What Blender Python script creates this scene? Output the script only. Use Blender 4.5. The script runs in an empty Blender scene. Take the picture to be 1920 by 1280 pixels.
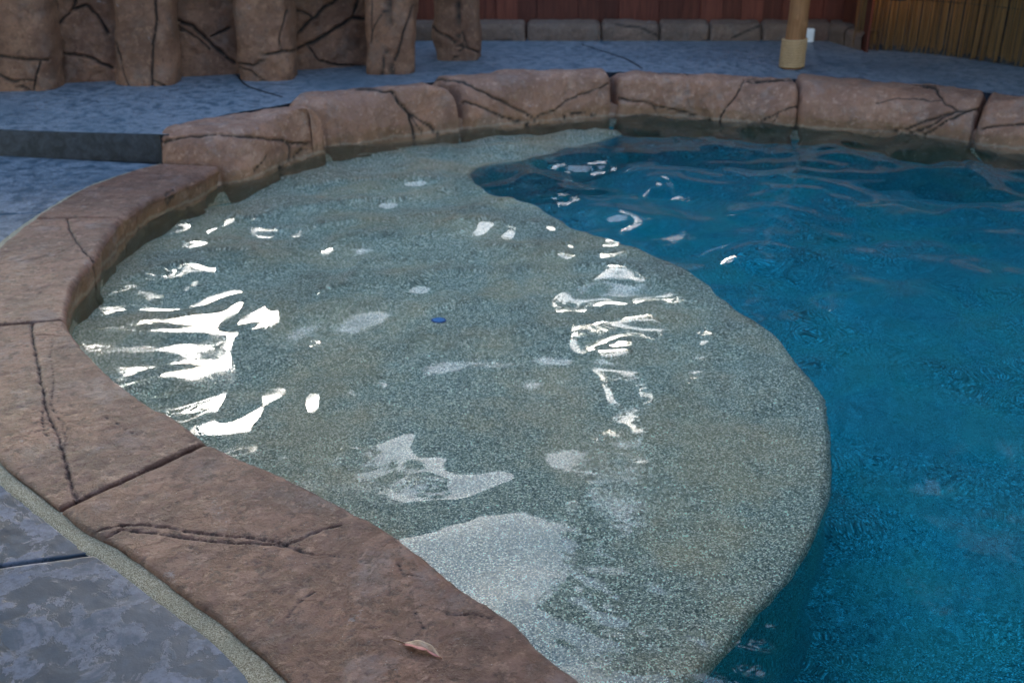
import bpy, math, random
import numpy as np
from mathutils import Vector

random.seed(5)
RNG = np.random.default_rng(11)
SC = bpy.context.scene
COL = SC.collection

# ------------------------------------------------------------------ camera, world, sun, exposure
CAM_H, PITCH, FPX = 1.5, math.radians(25.0), 1920.0
cam_d = bpy.data.cameras.new('camera')
cam = bpy.data.objects.new('camera', cam_d)
COL.objects.link(cam)
cam.location = (0, 0, CAM_H)
cam.rotation_euler = (math.radians(90) - PITCH, 0, 0)
cam_d.sensor_width = 36.0
cam_d.lens = 36.0
cam_d.clip_start = 0.05
cam_d.clip_end = 2000
cam_d.dof.use_dof = True
cam_d.dof.focus_distance = 2.45
cam_d.dof.aperture_fstop = 4.3
SC.camera = cam

SUN_AZ, SUN_EL = math.radians(-9), math.radians(14.5)     # azimuth from +Y towards +X
world = bpy.data.worlds.new('World')
SC.world = world
world.use_nodes = True
wn = world.node_tree.nodes
wn.clear()
sky = wn.new('ShaderNodeTexSky')
sky.sky_type = 'NISHITA'
sky.sun_disc = False
sky.sun_elevation = SUN_EL
sky.sun_rotation = SUN_AZ
sky.air_density = 1.2
sky.dust_density = 1.7
sky.ozone_density = 2.0
bg = wn.new('ShaderNodeBackground')
bg.inputs['Strength'].default_value = 0.15
wo = wn.new('ShaderNodeOutputWorld')
world.node_tree.links.new(sky.outputs[0], bg.inputs['Color'])
world.node_tree.links.new(bg.outputs[0], wo.inputs['Surface'])

sun_d = bpy.data.lights.new('sun', 'SUN')
sun_d.energy = 0.55
sun_d.angle = math.radians(30)
sun_d.color = (1.0, 0.995, 0.985)
sun = bpy.data.objects.new('sun', sun_d)
COL.objects.link(sun)
sdir = Vector((math.sin(SUN_AZ) * math.cos(SUN_EL), math.cos(SUN_AZ) * math.cos(SUN_EL), math.sin(SUN_EL)))
sun.rotation_euler = sdir.to_track_quat('Z', 'Y').to_euler()

SC.view_settings.view_transform = 'Standard'
SC.view_settings.look = 'None'
SC.view_settings.gamma = 1
SC.view_settings.use_curve_mapping = False
SC.view_settings.exposure = 2.95
cy = SC.cycles
cy.max_bounces = 14
cy.transmission_bounces = 10
cy.glossy_bounces = 6
cy.diffuse_bounces = 4
cy.caustics_refractive = True
cy.caustics_reflective = True
cy.sample_clamp_indirect = 6
cy.blur_glossy = 0.0
cy.use_denoising = True

# ------------------------------------------------------------------ survey helpers (photo measurements -> metres)
CP, SP = math.cos(PITCH), math.sin(PITCH)
def at(px, py, z=0.0):
    u = (px - 960) / FPX; v = (640 - py) / FPX
    d = (u, CP + v * SP, -SP + v * CP)
    t = (z - CAM_H) / d[2]
    return (d[0] * t, d[1] * t)
def at_y(px, py, Y):
    u = (px - 960) / FPX; v = (640 - py) / FPX
    d = (u, CP + v * SP, -SP + v * CP)
    t = Y / d[1]
    return (d[0] * t, Y, CAM_H + d[2] * t)
def under(px, py, zw, zb):
    u = (px - 960) / FPX; v = (640 - py) / FPX
    d = np.array([u, CP + v * SP, -SP + v * CP]); d /= np.linalg.norm(d)
    t = (zw - CAM_H) / d[2]
    dx, dy = d[0] / 1.33, d[1] / 1.33
    dz = -math.sqrt(1 - dx * dx - dy * dy)
    s = (zb - zw) / dz
    return (d[0] * t + dx * s, d[1] * t + dy * s)
def to_px(P):
    """(n,3) metres -> photo measure and distance"""
    y = P[:, 1]; z = P[:, 2] - CAM_H
    dep = y * CP - z * SP
    dep = np.maximum(dep, 0.05)
    up = y * SP + z * CP
    return np.stack([960 + FPX * P[:, 0] / dep, 640 - FPX * up / dep], 1), dep

# ------------------------------------------------------------------ numpy noise
_T = RNG.random((64, 64, 64)).astype(np.float32)
def vnoise(P, scale, seed=0):
    Q = np.asarray(P, dtype=np.float64) * scale + seed * 7.31
    if Q.shape[1] == 2:
        Q = np.concatenate([Q, np.zeros((len(Q), 1)) + seed * 1.7], 1)
    I = np.floor(Q).astype(int); f = Q - I; f = f * f * (3 - 2 * f)
    I &= 63; J = (I + 1) & 63
    r = 0
    for a, wa in ((I[:, 0], 1 - f[:, 0]), (J[:, 0], f[:, 0])):
        for b, wb in ((I[:, 1], 1 - f[:, 1]), (J[:, 1], f[:, 1])):
            for c, wc in ((I[:, 2], 1 - f[:, 2]), (J[:, 2], f[:, 2])):
                r = r + _T[a, b, c] * wa * wb * wc
    return r * 2 - 1
def fbm(P, scale, octv=4, seed=0, gain=0.5):
    r = 0; a = 1
    for o in range(octv):
        r = r + a * vnoise(P, scale * 2 ** o, seed + o * 3); a *= gain
    return r
def seg_dist(P, line):
    """distance from 2-D points to a polyline"""
    line = np.asarray(line, float)
    best = np.full(len(P), 1e9)
    for a, b in zip(line[:-1], line[1:]):
        ab = b - a; L = max((ab ** 2).sum(), 1e-12)
        t = np.clip(((P - a) @ ab) / L, 0, 1)
        d = np.linalg.norm(P - (a + t[:, None] * ab), axis=1)
        best = np.minimum(best, d)
    return best
def resample(pts, n, smooth=True):
    pts = np.asarray(pts, float)
    if smooth and len(pts) > 2:
        out = []
        P = np.vstack([2 * pts[0] - pts[1], pts, 2 * pts[-1] - pts[-2]])
        for i in range(1, len(P) - 2):
            for k in range(24):
                t = k / 24
                p0, p1, p2, p3 = P[i - 1], P[i], P[i + 1], P[i + 2]
                out.append(0.5 * ((2 * p1) + (-p0 + p2) * t + (2 * p0 - 5 * p1 + 4 * p2 - p3) * t * t + (-p0 + 3 * p1 - 3 * p2 + p3) * t ** 3))
        out.append(pts[-1]); pts = np.array(out)
    d = np.r_[0, np.cumsum(np.linalg.norm(np.diff(pts, axis=0), axis=1))]
    s = np.linspace(0, d[-1], n)
    return np.stack([np.interp(s, d, pts[:, k]) for k in range(pts.shape[1])], 1)

# ------------------------------------------------------------------ object helpers
def mesh(name, V, Fc, mat=None, smooth=True, attr=None):
    me = bpy.data.meshes.new(name)
    V = np.asarray(V, dtype=np.float32)
    if isinstance(Fc, np.ndarray) and Fc.ndim == 2:
        n, k = Fc.shape
        me.vertices.add(len(V)); me.vertices.foreach_set('co', V.ravel())
        me.loops.add(n * k); me.loops.foreach_set('vertex_index', Fc.ravel().astype(np.int32))
        me.polygons.add(n)
        me.polygons.foreach_set('loop_start', np.arange(0, n * k, k, dtype=np.int32))
        me.polygons.foreach_set('loop_total', np.full(n, k, dtype=np.int32))
        me.update(calc_edges=True)
        me.validate()
    else:
        me.from_pydata([tuple(v) for v in V], [], [tuple(int(i) for i in f) for f in Fc])
    if smooth:
        me.polygons.foreach_set('use_smooth', np.ones(len(me.polygons), dtype=bool))
    if attr is not None:
        for an, av in attr.items():
            a = me.attributes.new(an, 'FLOAT', 'POINT')
            a.data.foreach_set('value', np.asarray(av, dtype=np.float32))
    if mat: me.materials.append(mat)
    return me
def link(name, me, parent=None, loc=(0, 0, 0), rz=0):
    o = bpy.data.objects.new(name, me)
    COL.objects.link(o)
    o.location = loc; o.rotation_euler = (0, 0, rz)
    if parent: o.parent = parent
    return o
def tag(o, label=None, cat=None, group=None, kind=None):
    if label: o['label'] = label
    if cat: o['category'] = cat
    if group: o['group'] = group
    if kind: o['kind'] = kind
    return o
def thing(name, label, cat, loc=(0, 0, 0), rz=0, group=None):
    return tag(link(name, None, None, loc, rz), label, cat, group)
def grid_faces(nu, nv, wrap=False):
    i = np.arange(nu - (0 if wrap else 1)); j = np.arange(nv - 1)
    I, J = np.meshgrid(i, j, indexing='ij')
    I2 = (I + 1) % nu
    return np.stack([I * nv + J, I2 * nv + J, I2 * nv + J + 1, I * nv + J + 1], -1).reshape(-1, 4)
def grid_normals(G):
    du = np.gradient(G, axis=0); dv = np.gradient(G, axis=1)
    n = np.cross(du, dv)
    return n / np.maximum(np.linalg.norm(n, axis=2, keepdims=True), 1e-9)
class MB:
    def __init__(s): s.v = []; s.f = []
    def add(s, v, f):
        b = len(s.v); s.v += [tuple(x) for x in v]; s.f += [tuple(i + b for i in q) for q in f]
    def box(s, x0, x1, y0, y1, z0, z1):
        s.add([(x0, y0, z0), (x1, y0, z0), (x1, y1, z0), (x0, y1, z0), (x0, y0, z1), (x1, y0, z1), (x1, y1, z1), (x0, y1, z1)],
              [(0, 3, 2, 1), (4, 5, 6, 7), (0, 1, 5, 4), (1, 2, 6, 5), (2, 3, 7, 6), (3, 0, 4, 7)])
    def tube(s, pts, rad, n=10, cap=True):
        pts = [Vector(p) for p in pts]
        if not hasattr(rad, '__len__'): rad = [rad] * len(pts)
        b = len(s.v)
        for i, p in enumerate(pts):
            d = (pts[min(i + 1, len(pts) - 1)] - pts[max(i - 1, 0)]).normalized()
            a = d.orthogonal().normalized() if abs(d.z) < 0.9 else Vector((1, 0, 0)).cross(d).normalized().cross(d).normalized()
            c = d.cross(a)
            for k in range(n):
                t = 2 * math.pi * k / n
                s.v.append(tuple(p + (a * math.cos(t) + c * math.sin(t)) * rad[i]))
        for i in range(len(pts) - 1):
            for k in range(n):
                k2 = (k + 1) % n
                s.f.append((b + i * n + k, b + i * n + k2, b + (i + 1) * n + k2, b + (i + 1) * n + k))
        if cap:
            s.f.append(tuple(b + k for k in reversed(range(n))))
            s.f.append(tuple(b + (len(pts) - 1) * n + k for k in range(n)))
    def build(s, name, mat, parent=None, smooth=False, loc=(0, 0, 0), bevel=0, rz=0):
        o = link(name, mesh(name, s.v, s.f, mat, smooth), parent, loc, rz)
        if bevel:
            m = o.modifiers.new('bevel', 'BEVEL'); m.width = bevel; m.segments = 2; m.limit_method = 'ANGLE'
        return o

# ------------------------------------------------------------------ materials
class NT:
    def __init__(s, name):
        s.m = bpy.data.materials.new(name); s.m.use_nodes = True
        s.t = s.m.node_tree; s.t.nodes.clear()
        s.out = s.t.nodes.new('ShaderNodeOutputMaterial')
        s.p = s.t.nodes.new('ShaderNodeBsdfPrincipled')
        s.t.links.new(s.p.outputs[0], s.out.inputs['Surface'])
        s.co = s.t.nodes.new('ShaderNodeNewGeometry').outputs['Position']
    def n(s, typ, **kw):
        x = s.t.nodes.new(typ)
        for k, v in kw.items(): setattr(x, k, v)
        return x
    def L(s, a, b): s.t.links.new(a, b)
    def setin(s, node, key, v):
        if hasattr(v, 'links') or isinstance(v, bpy.types.NodeSocket): s.L(v, node.inputs[key])
        else: node.inputs[key].default_value = v
    def noise(s, scale, detail=4, rough=0.55, dist=0, vec=None, out='Fac'):
        x = s.n('ShaderNodeTexNoise')
        x.inputs['Scale'].default_value = scale; x.inputs['Detail'].default_value = detail
        x.inputs['Roughness'].default_value = rough; x.inputs['Distortion'].default_value = dist
        s.L(vec or s.co, x.inputs['Vector'])
        return x.outputs[out]
    def voro(s, scale, feature='F1', vec=None, out='Distance'):
        x = s.n('ShaderNodeTexVoronoi', feature=feature)
        x.inputs['Scale'].default_value = scale
        s.L(vec or s.co, x.inputs['Vector'])
        return x.outputs[out]
    def ramp(s, fac, stops, interp='LINEAR'):
        x = s.n('ShaderNodeValToRGB'); cr = x.color_ramp; cr.interpolation = interp
        while len(cr.elements) < len(stops): cr.elements.new(0.5)
        for e, (p, c) in zip(cr.elements, stops):
            e.position = p
            e.color = (c, c, c, 1) if isinstance(c, (int, float)) else (*c, 1)
        s.L(fac, x.inputs[0])
        return x.outputs[0]
    def mix(s, fac, a, b, mode='MIX'):
        x = s.n('ShaderNodeMix', data_type='RGBA', blend_type=mode)
        s.setin(x, 0, fac)
        s.setin(x, 6, (*a, 1) if isinstance(a, tuple) else a)
        s.setin(x, 7, (*b, 1) if isinstance(b, tuple) else b)
        return x.outputs[2]
    def math(s, op, a, b=0.0, clamp=False):
        x = s.n('ShaderNodeMath', operation=op); x.use_clamp = clamp
        s.setin(x, 0, a); s.setin(x, 1, b)
        return x.outputs[0]
    def attr(s, name):
        x = s.n('ShaderNodeAttribute'); x.attribute_name = name
        return x.outputs['Fac']
    def scalev(s, v):
        x = s.n('ShaderNodeMapping'); x.inputs['Scale'].default_value = v
        s.L(s.co, x.inputs['Vector']); return x.outputs[0]
    def z(s):
        x = s.n('ShaderNodeSeparateXYZ'); s.L(s.co, x.inputs[0]); return x.outputs[2]
    def bump(s, h, strength=0.5, dist=0.01, normal=None):
        x = s.n('ShaderNodeBump'); x.inputs['Strength'].default_value = strength; x.inputs['Distance'].default_value = dist
        s.L(h, x.inputs['Height'])
        if normal: s.L(normal, x.inputs['Normal'])
        return x.outputs[0]
    def done(s, col, rough=0.6, normal=None, spec=0.5, **kw):
        s.setin(s.p, 'Base Color', (*col, 1) if isinstance(col, tuple) else col)
        s.setin(s.p, 'Roughness', rough)
        s.setin(s.p, 'Specular IOR Level', spec)
        if normal: s.L(normal, s.p.inputs['Normal'])
        for k, v in kw.items(): s.setin(s.p, k, v)
        return s.m

def rock_mat(name, base, light, dark, grey, stain=True, rough=0.6, fine=1.0, fleck=0.5):
    t = NT(name)
    n1 = t.noise(3.2, 5, 0.6, 0.2)
    c = t.mix(t.ramp(n1, [(0.32, 0.0), (0.68, 1.0)]), dark, base)
    n2 = t.noise(7.5, 5, 0.65, 0.4)
    c = t.mix(t.ramp(n2, [(0.5, 0.0), (0.72, 0.75)]), c, light)
    n3 = t.noise(5.1, 6, 0.7, 0.2)
    c = t.mix(t.ramp(n3, [(0.53, 0.0), (0.66, 0.65)]), c, grey)
    # pitted stamped texture: dark flecks
    n4 = t.noise(34 * fine, 6, 0.78, 0.25)
    c = t.mix(t.ramp(n4, [(0.52, 0.0), (0.62, fleck)]), c, tuple(x * 0.45 for x in dark))
    n6 = t.noise(9, 7, 0.74, 0.3)
    c = t.mix(t.ramp(n6, [(0.485, 0.0), (0.5, 0.4), (0.515, 0.0)]), c, tuple(x * 0.5 for x in dark))
    n7 = t.noise(1.5, 3, 0.6)
    c = t.mix(t.ramp(n7, [(0.45, 0.0), (0.62, 0.45)]), c, dark)
    n5 = t.noise(150 * fine, 3, 0.7)
    c = t.mix(t.ramp(n5, [(0.3, 0.35), (0.7, 0.0)]), c, tuple(x * 0.5 for x in base))
    # mineral specks
    v = t.voro(120, out='Distance'); vc = t.voro(120, out='Color')
    sp = t.math('MULTIPLY', t.ramp(v, [(0.10, 1.0), (0.16, 0.0)]), t.ramp(vc, [(0.80, 0.0), (0.84, 1.0)]))
    c = t.mix(t.math('MULTIPLY', sp, 0.55), c, (0.75, 0.72, 0.68))
    n9 = t.noise(11, 6, 0.75)
    c = t.mix(t.ramp(n9, [(0.64, 0.0), (0.71, 0.45)]), c, (0.50, 0.45, 0.46))
    if stain:   # scale and rust left where the water laps
        z = t.math('ADD', t.z(), t.math('MULTIPLY', t.noise(9, 4, 0.6), 0.09))
        c = t.mix(t.ramp(z, [(0.0, 0.4), (0.03, 0.0)]), c, (0.20, 0.10, 0.035))
        z2 = t.math('ADD', t.z(), t.math('MULTIPLY', t.noise(22, 5, 0.7), 0.05))
        band = t.ramp(t.math('ABSOLUTE', t.math('ADD', z2, 0.068)), [(0.003, 0.3), (0.014, 0.0)])
        c = t.mix(band, c, (0.42, 0.36, 0.28))
        c = t.mix(t.ramp(t.math('ADD', z2, 0.12), [(0.02, 0.6), (0.035, 0.0)]), c, (0.30, 0.17, 0.09))
    seam = t.attr('seam')
    c = t.mix(seam, c, (0.018, 0.013, 0.011))
    h = t.math('ADD', t.math('MULTIPLY', t.noise(14, 6, 0.65, 0.1), 1.0), t.math('MULTIPLY', n4, -0.55))
    n8 = t.noise(26, 7, 0.75)
    c = t.mix(t.ramp(n8, [(0.56, 0.0), (0.62, 0.5)]), c, light)
    h = t.math('ADD', h, t.math('MULTIPLY', t.ramp(n6, [(0.46, 1.0), (0.5, 0.3), (0.54, 0.9)]), 0.25))
    nb = t.bump(h, 0.8, 0.013)
    nb = t.bump(n5, 0.5, 0.0022, nb)
    return t.done(c, t.ramp(n2, [(0.3, rough - 0.12), (0.7, rough + 0.1)]), nb, 0.4)

M = {}
M['boulder'] = rock_mat('boulder_rock', (0.50, 0.23, 0.14), (0.62, 0.35, 0.245), (0.25, 0.12, 0.082), (0.33, 0.245, 0.215), fleck=0.3)
M['coping'] = rock_mat('coping_stone', (0.350, 0.150, 0.090), (0.47, 0.255, 0.175), (0.145, 0.066, 0.047), (0.29, 0.215, 0.20), rough=0.52, fleck=0.85)
M['pillar'] = rock_mat('pillar_rock', (0.33, 0.15, 0.088), (0.42, 0.215, 0.13), (0.17, 0.078, 0.048), (0.22, 0.145, 0.115), stain=False, rough=0.7)
M['skirt'] = rock_mat('skirting_rock', (0.22, 0.13, 0.095), (0.28, 0.17, 0.13), (0.13, 0.08, 0.06), (0.17, 0.13, 0.115), stain=False, rough=0.75)

def deck_mat(name, k=1.0, cr=1.0, tint=(0.97, 1.06, 1.04)):
    t = NT(name)
    warp = t.noise(3.5, 3, 0.5, 0, out='Color')
    vm = t.n('ShaderNodeVectorMath', operation='MULTIPLY_ADD')
    t.L(warp, vm.inputs[0]); vm.inputs[1].default_value = (0.22, 0.22, 0.22); t.L(t.co, vm.inputs[2])
    w = vm.outputs[0]
    dark, mid, lil = (0.018 * k, 0.027 * k, 0.046 * k), (0.038 * k, 0.058 * k, 0.095 * k), (0.150 * k, 0.148 * k, 0.205 * k)
    a = t.noise(10.0, 9, 0.68, 0.0, vec=w)
    isl = t.ramp(a, [(0.50, 1.0), (0.512, 0.0)])          # crisp edged dark islands left by the stamp
    rim = t.ramp(a, [(0.482, 0.0), (0.502, 1.0), (0.514, 0.0)])
    b = t.noise(15, 6, 0.65, 0.0, vec=w)
    c = t.ramp(b, [(0.40, mid), (0.47, tuple(0.6 * p + 0.4 * q for p, q in zip(mid, lil))), (0.475, tuple(0.3 * p + 0.7 * q for p, q in zip(mid, lil))), (0.60, lil)])
    c = t.mix(t.math('MULTIPLY', isl, cr), c, t.ramp(b, [(0.42, dark), (0.50, tuple(x * 0.62 for x in mid)), (0.6, mid)]))
    c = t.mix(t.math('MULTIPLY', rim, 0.7 * cr), c, tuple(x * 0.55 for x in dark))
    e = t.noise(60, 5, 0.7, 0.2)
    c = t.mix(t.ramp(e, [(0.38, 0.55), (0.55, 0.0)]), c, tuple(x * 0.6 for x in mid))
    f = t.noise(1.4, 3, 0.5)
    c = t.mix(t.ramp(f, [(0.50, 0.0), (0.66, 0.4)]), c, mid)
    c = t.mix(1.0, c, tint, 'MULTIPLY')
    seam = t.attr('seam')
    c = t.mix(seam, c, (0.02, 0.02, 0.025))
    h = t.math('ADD', t.ramp(a, [(0.49, 0.0), (0.52, 1.0)]), t.math('MULTIPLY', t.noise(24, 5, 0.7), 1.3))
    nb = t.bump(h, 0.22, 0.0018)
    nb = t.bump(t.noise(190, 3, 0.6), 0.22, 0.001, nb)
    return t.done(c, t.ramp(b, [(0.3, 0.38), (0.7, 0.52)]), nb, 0.4)
M['deck'] = deck_mat('stamped_concrete', 1.15)
M['deck_up_sheen'] = deck_mat('stamped_concrete_raised_sheen', 1.75, 0.12, (1.06, 1.13, 0.92))  # same concrete, lightened so its colour carries the sky sheen
M['deck_mid_sheen'] = deck_mat('stamped_concrete_left_sheen', 1.6, 0.35, (1.02, 1.12, 0.95))  # paler copy of the deck concrete, sheen of the far slabs put into colour
t = NT('deck_riser')
M['riser'] = t.done(t.mix(t.ramp(t.noise(14, 6, 0.7, 0.6), [(0.4, 0.0), (0.62, 1.0)]), (0.008, 0.009, 0.014), (0.035, 0.036, 0.05)), 0.6, t.bump(t.noise(40, 5, 0.7), 0.5, 0.006))

t = NT('sand_joint')
v = t.voro(420, out='Color'); 
c = t.ramp(v, [(0.1, (0.17, 0.13, 0.08)), (0.45, (0.37, 0.30, 0.20)), (0.8, (0.60, 0.51, 0.38))])
c = t.mix(t.ramp(t.noise(9, 4, 0.6), [(0.4, 0.0), (0.7, 0.5)]), c, (0.27, 0.25, 0.18))
M['sand'] = t.done(c, 0.85, t.bump(t.voro(420), 0.8, 0.002), 0.3)

def pebble_mat(name, tint, k=1.0, scale=235):
    t = NT(name)
    v = t.voro(scale, out='Color'); sep = t.n('ShaderNodeSeparateColor'); t.L(v, sep.inputs[0])
    c = t.ramp(sep.outputs[0], [(0.0, (0.045, 0.045, 0.04)), (0.22, (0.16, 0.15, 0.13)), (0.5, (0.33, 0.29, 0.22)), (0.72, (0.42, 0.38, 0.32)), (0.9, (0.74, 0.70, 0.62))], 'LINEAR')
    d = t.voro(scale, out='Distance')
    c = t.mix(t.ramp(d, [(0.45, 0.0), (0.75, 0.6)]), c, (0.10, 0.095, 0.08))
    n = t.noise(2.2, 4, 0.6)
    c = t.mix(t.ramp(n, [(0.45, 0.0), (0.62, 0.55)]), c, t.mix(0.5, c, (0.62, 0.36, 0.19), 'MULTIPLY' if False else 'MIX'))
    c = t.mix(1.0, c, tuple(x * k for x in tint), 'MULTIPLY')
    return t.done(c, 0.6, t.bump(d, 0.5, 0.002), 0.3)
M['ledge'] = pebble_mat('pebble_plaster', (1.07, 0.87, 0.76), 2.05)
M['floor'] = pebble_mat('pool_floor_plaster', (0.20, 1.20, 1.48), 1.22)

def wood_mat(name, c1, c2, axis='z', rough=0.7):
    t = NT(name)
    sc = (160, 160, 2.0) if name == 'reed_cane' else (22, 22, 1.6)
    oi = t.n('ShaderNodeObjectInfo')
    n = t.noise(1.0, 6, 0.7, 1.2, vec=t.scalev(sc))
    c = t.mix(t.ramp(n, [(0.3, 0.0), (0.7, 1.0)]), c1, c2)
    hsv = t.n('ShaderNodeHueSaturation')
    t.L(c, hsv.inputs['Color'])
    t.L(t.math('ADD', t.math('MULTIPLY', oi.outputs['Random'], 0.7), 0.62), hsv.inputs['Value'])
    return t.done(hsv.outputs[0], rough, t.bump(n, 0.4, 0.004), 0.25)
M['board'] = wood_mat('red_stained_wood', (0.075, 0.018, 0.011), (0.17, 0.045, 0.027))
M['pole'] = wood_mat('pole_wood', (0.13, 0.055, 0.022), (0.34, 0.15, 0.065))
M['reed'] = wood_mat('reed_cane', (0.07, 0.034, 0.012), (0.20, 0.105, 0.038))
M['thatch'] = wood_mat('thatch_palm', (0.26, 0.18, 0.10), (0.46, 0.34, 0.20))
M['bark'] = wood_mat('tree_bark', (0.10, 0.08, 0.06), (0.24, 0.20, 0.16))
t = NT('rope_fibre'); M['rope'] = t.done(t.mix(t.noise(90, 4, 0.7), (0.22, 0.12, 0.055), (0.72, 0.45, 0.24)), 0.85, t.bump(t.noise(260, 3), 0.6, 0.002), 0.2)
t = NT('tree_foliage'); M['leaf'] = t.done(t.ramp(t.noise(1.3, 3), [(0.3, (0.025, 0.04, 0.018)), (0.7, (0.065, 0.085, 0.035))]), 0.6, None, 0.3)
t = NT('white_plastic'); M['plastic'] = t.done((0.75, 0.76, 0.78), 0.4)
t = NT('grey_plastic'); M['plastic_grey'] = t.done((0.18, 0.19, 0.2), 0.5)
t = NT('blue_plastic'); M['blue'] = t.done(t.mix(t.noise(60, 3), (0.10, 0.26, 0.62), (0.16, 0.34, 0.70)), 0.4)
t = NT('blue_plastic_dark'); M['blue_d'] = t.done((0.02, 0.06, 0.28), 0.4)
t = NT('black_metal'); M['metal'] = t.done((0.02, 0.02, 0.02), 0.45, None, 0.5, Metallic=0.6)
t = NT('dry_leaf'); u = t.attr('across')
c = t.mix(t.ramp(u, [(0.35, 0.0), (0.75, 1.0)]), (0.66, 0.42, 0.26), (0.60, 0.20, 0.17))
c = t.mix(t.ramp(t.attr('rib'), [(0.0, 0.7), (1.0, 0.0)]), c, (0.20, 0.10, 0.06))
c = t.mix(t.ramp(t.noise(140, 4, 0.7), [(0.55, 0.0), (0.7, 0.5)]), c, (0.24, 0.10, 0.07))
M['dry'] = t.done(c, 0.55, t.bump(t.noise(220, 3), 0.3, 0.001))
t = NT('lamp_glass'); M['lamp'] = t.done((1.0, 0.6, 0.25), 0.5, None, 0.5, **{'Emission Color': (1.0, 0.55, 0.18, 1), 'Emission Strength': 11.0})

# water
t = NT('pool_water')
gl = t.n('ShaderNodeBsdfGlass'); gl.inputs['IOR'].default_value = 1.33; gl.inputs['Roughness'].default_value = 0.0
gl.inputs['Color'].default_value = (1, 1, 1, 1)
t.t.nodes.remove(t.p)
t.L(gl.outputs[0], t.out.inputs['Surface'])
va = t.n('ShaderNodeVolumeAbsorption'); va.inputs['Color'].default_value = (0.15, 0.84, 0.95, 1); va.inputs['Density'].default_value = 0.75
t.L(va.outputs[0], t.out.inputs['Volume'])
pat = t.ramp(t.noise(1.1, 3, 0.5), [(0.47, 0.06), (0.62, 1.0)])
r1 = t.noise(42, 2, 0.5, 0.4, vec=t.scalev((1.0, 1.0, 0.01)))
r2 = t.noise(95, 2, 0.5, 0.0, vec=t.scalev((1.0, 1.0, 0.01)))
h = t.math('MULTIPLY', t.math('ADD', r1, t.math('MULTIPLY', r2, 0.35)), pat)
t.L(t.bump(h, 0.20, 0.0036), gl.inputs['Normal'])
M['water'] = t.m

# ------------------------------------------------------------------ the plan of the pool (metres)
ZW, ZD, ZU, ZC = -0.11, 0.0, 0.15, 0.012          # water, lower deck, upper deck, coping top
ZL, ZF = -0.36, -1.20                              # shelf, pool floor
inner_px = [(1106,1280),(1030,1222),(997,1190),(960,1156),(862,1092),(810,1051),(724,984),(664,955),(600,920),(527,885),(464,858),(405,831),
            (382,822),(367,810),(312,769),(289,760),(240,726),(202,696),(171,666),(145,634),(124,604),(127,580),(131,552),(137,533),(152,510),
            (174,486),(183,472),(195,450),(216,420),(229,407),(246,396),(277,374),(311,361),(337,347),(375,331),(412,312)]
outer_px = [(542,1280),(485,1221),(422,1166),(371,1130),(295,1073),(236,1031),(169,993),(114,955),(76,926),(0,860)]
outer_px2 = [(0,463),(37,430),(75,402),(112,378),(169,348),(225,328),(270,314),(306,305)]
inner = [at(x, y, ZC) for x, y in inner_px]
outer = [at(x, y, ZC) for x, y in outer_px] + [(-1.70, 2.78), (-1.96, 3.2), (-2.12, 3.7)] + [at(x, y, ZC) for x, y in outer_px2]
inner_ext = [(2.9, -0.2), (1.9, 0.05), (1.2, 0.45), (0.72, 0.92), (0.38, 1.30)]
outer_ext = [(2.8, -0.6), (1.7, -0.38), (0.95, 0.05), (0.42, 0.55), (0.0, 1.05)]
def cut(curve, a, b):
    """piece of a dense curve between the points nearest to a and b"""
    c = np.asarray(curve)
    i = int(np.argmin(((c - np.array(a)) ** 2).sum(1))); j = int(np.argmin(((c - np.array(b)) ** 2).sum(1)))
    if i > j: i, j = j, i
    return c[i:j + 1]
IN = resample(inner_ext + inner, 1600); OUT = resample(outer_ext + outer, 1600)
# strip of sand joint outside the coping
def offset(curve, d):
    c = np.asarray(curve); tg = np.gradient(c, axis=0); tg /= np.linalg.norm(tg, axis=1, keepdims=True)
    nrm = np.stack([-tg[:, 1], tg[:, 0]], 1)
    return c + nrm * (d if np.ndim(d) == 0 else np.asarray(d)[:, None])
wst = 0.052 + 0.006 * np.sin(np.linspace(0, 19, 1600)) + 0.004 * np.sin(np.linspace(0, 61, 1600))
wst *= np.interp(OUT[:, 1], [2.0, 4.0], [1.0, 0.6])
ST = offset(OUT, wst)          # outward is to the left when walking along the curve

def stone_grid(A, B, prof, nt):
    """A outer, B inner curve piece (n,2); prof (ns,2): fraction across, height"""
    a = resample(A, nt, False); b = resample(B, nt, False)
    G = np.zeros((nt, len(prof), 3))
    for j, (f, z) in enumerate(prof):
        G[:, j, :2] = a + (b - a) * f
        G[:, j, 2] = z
    return G, a, b
def end_round(G, r, lo, gap=0.004, warp=0.0, seed=0):
    """rounds both ends of a lofted stone down to height lo and closes them"""
    nt = G.shape[0]
    L = np.r_[0, np.cumsum(np.linalg.norm(np.diff(G[:, G.shape[1] // 3, :2], axis=0), axis=1))]
    for i in range(nt):
        d = min(L[i], L[-1] - L[i]) - gap
        if d < r:
            q = max(0.0, d); drop = r - math.sqrt(max(0, r * r - (r - q) ** 2))
            G[i, :, 2] = np.where(G[i, :, 2] > lo, np.maximum(G[i, :, 2] - drop, lo), G[i, :, 2])
    first, last = G[:1].copy(), G[-1:].copy()
    first[..., 2] = np.minimum(first[..., 2], lo); last[..., 2] = np.minimum(last[..., 2], lo)
    return np.concatenate([first, G, last], 0)
def dist_seams(P2, cracks, metric=1.0, jit=None):
    """each crack: (polyline, half width m, depth m) -> groove depth and paint"""
    dep = np.zeros(len(P2)); pt = np.zeros(len(P2))
    for line, w, dd in cracks:
        d = seg_dist(P2, line) * metric
        if jit is not None: d = d + (jit * 0.8 + 0.25) * w
        dep = np.maximum(dep, dd * np.exp(-(d / w) ** 2))
        pt = np.maximum(pt, np.clip(1.25 - d / w, 0, 1))
    return dep, pt
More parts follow.
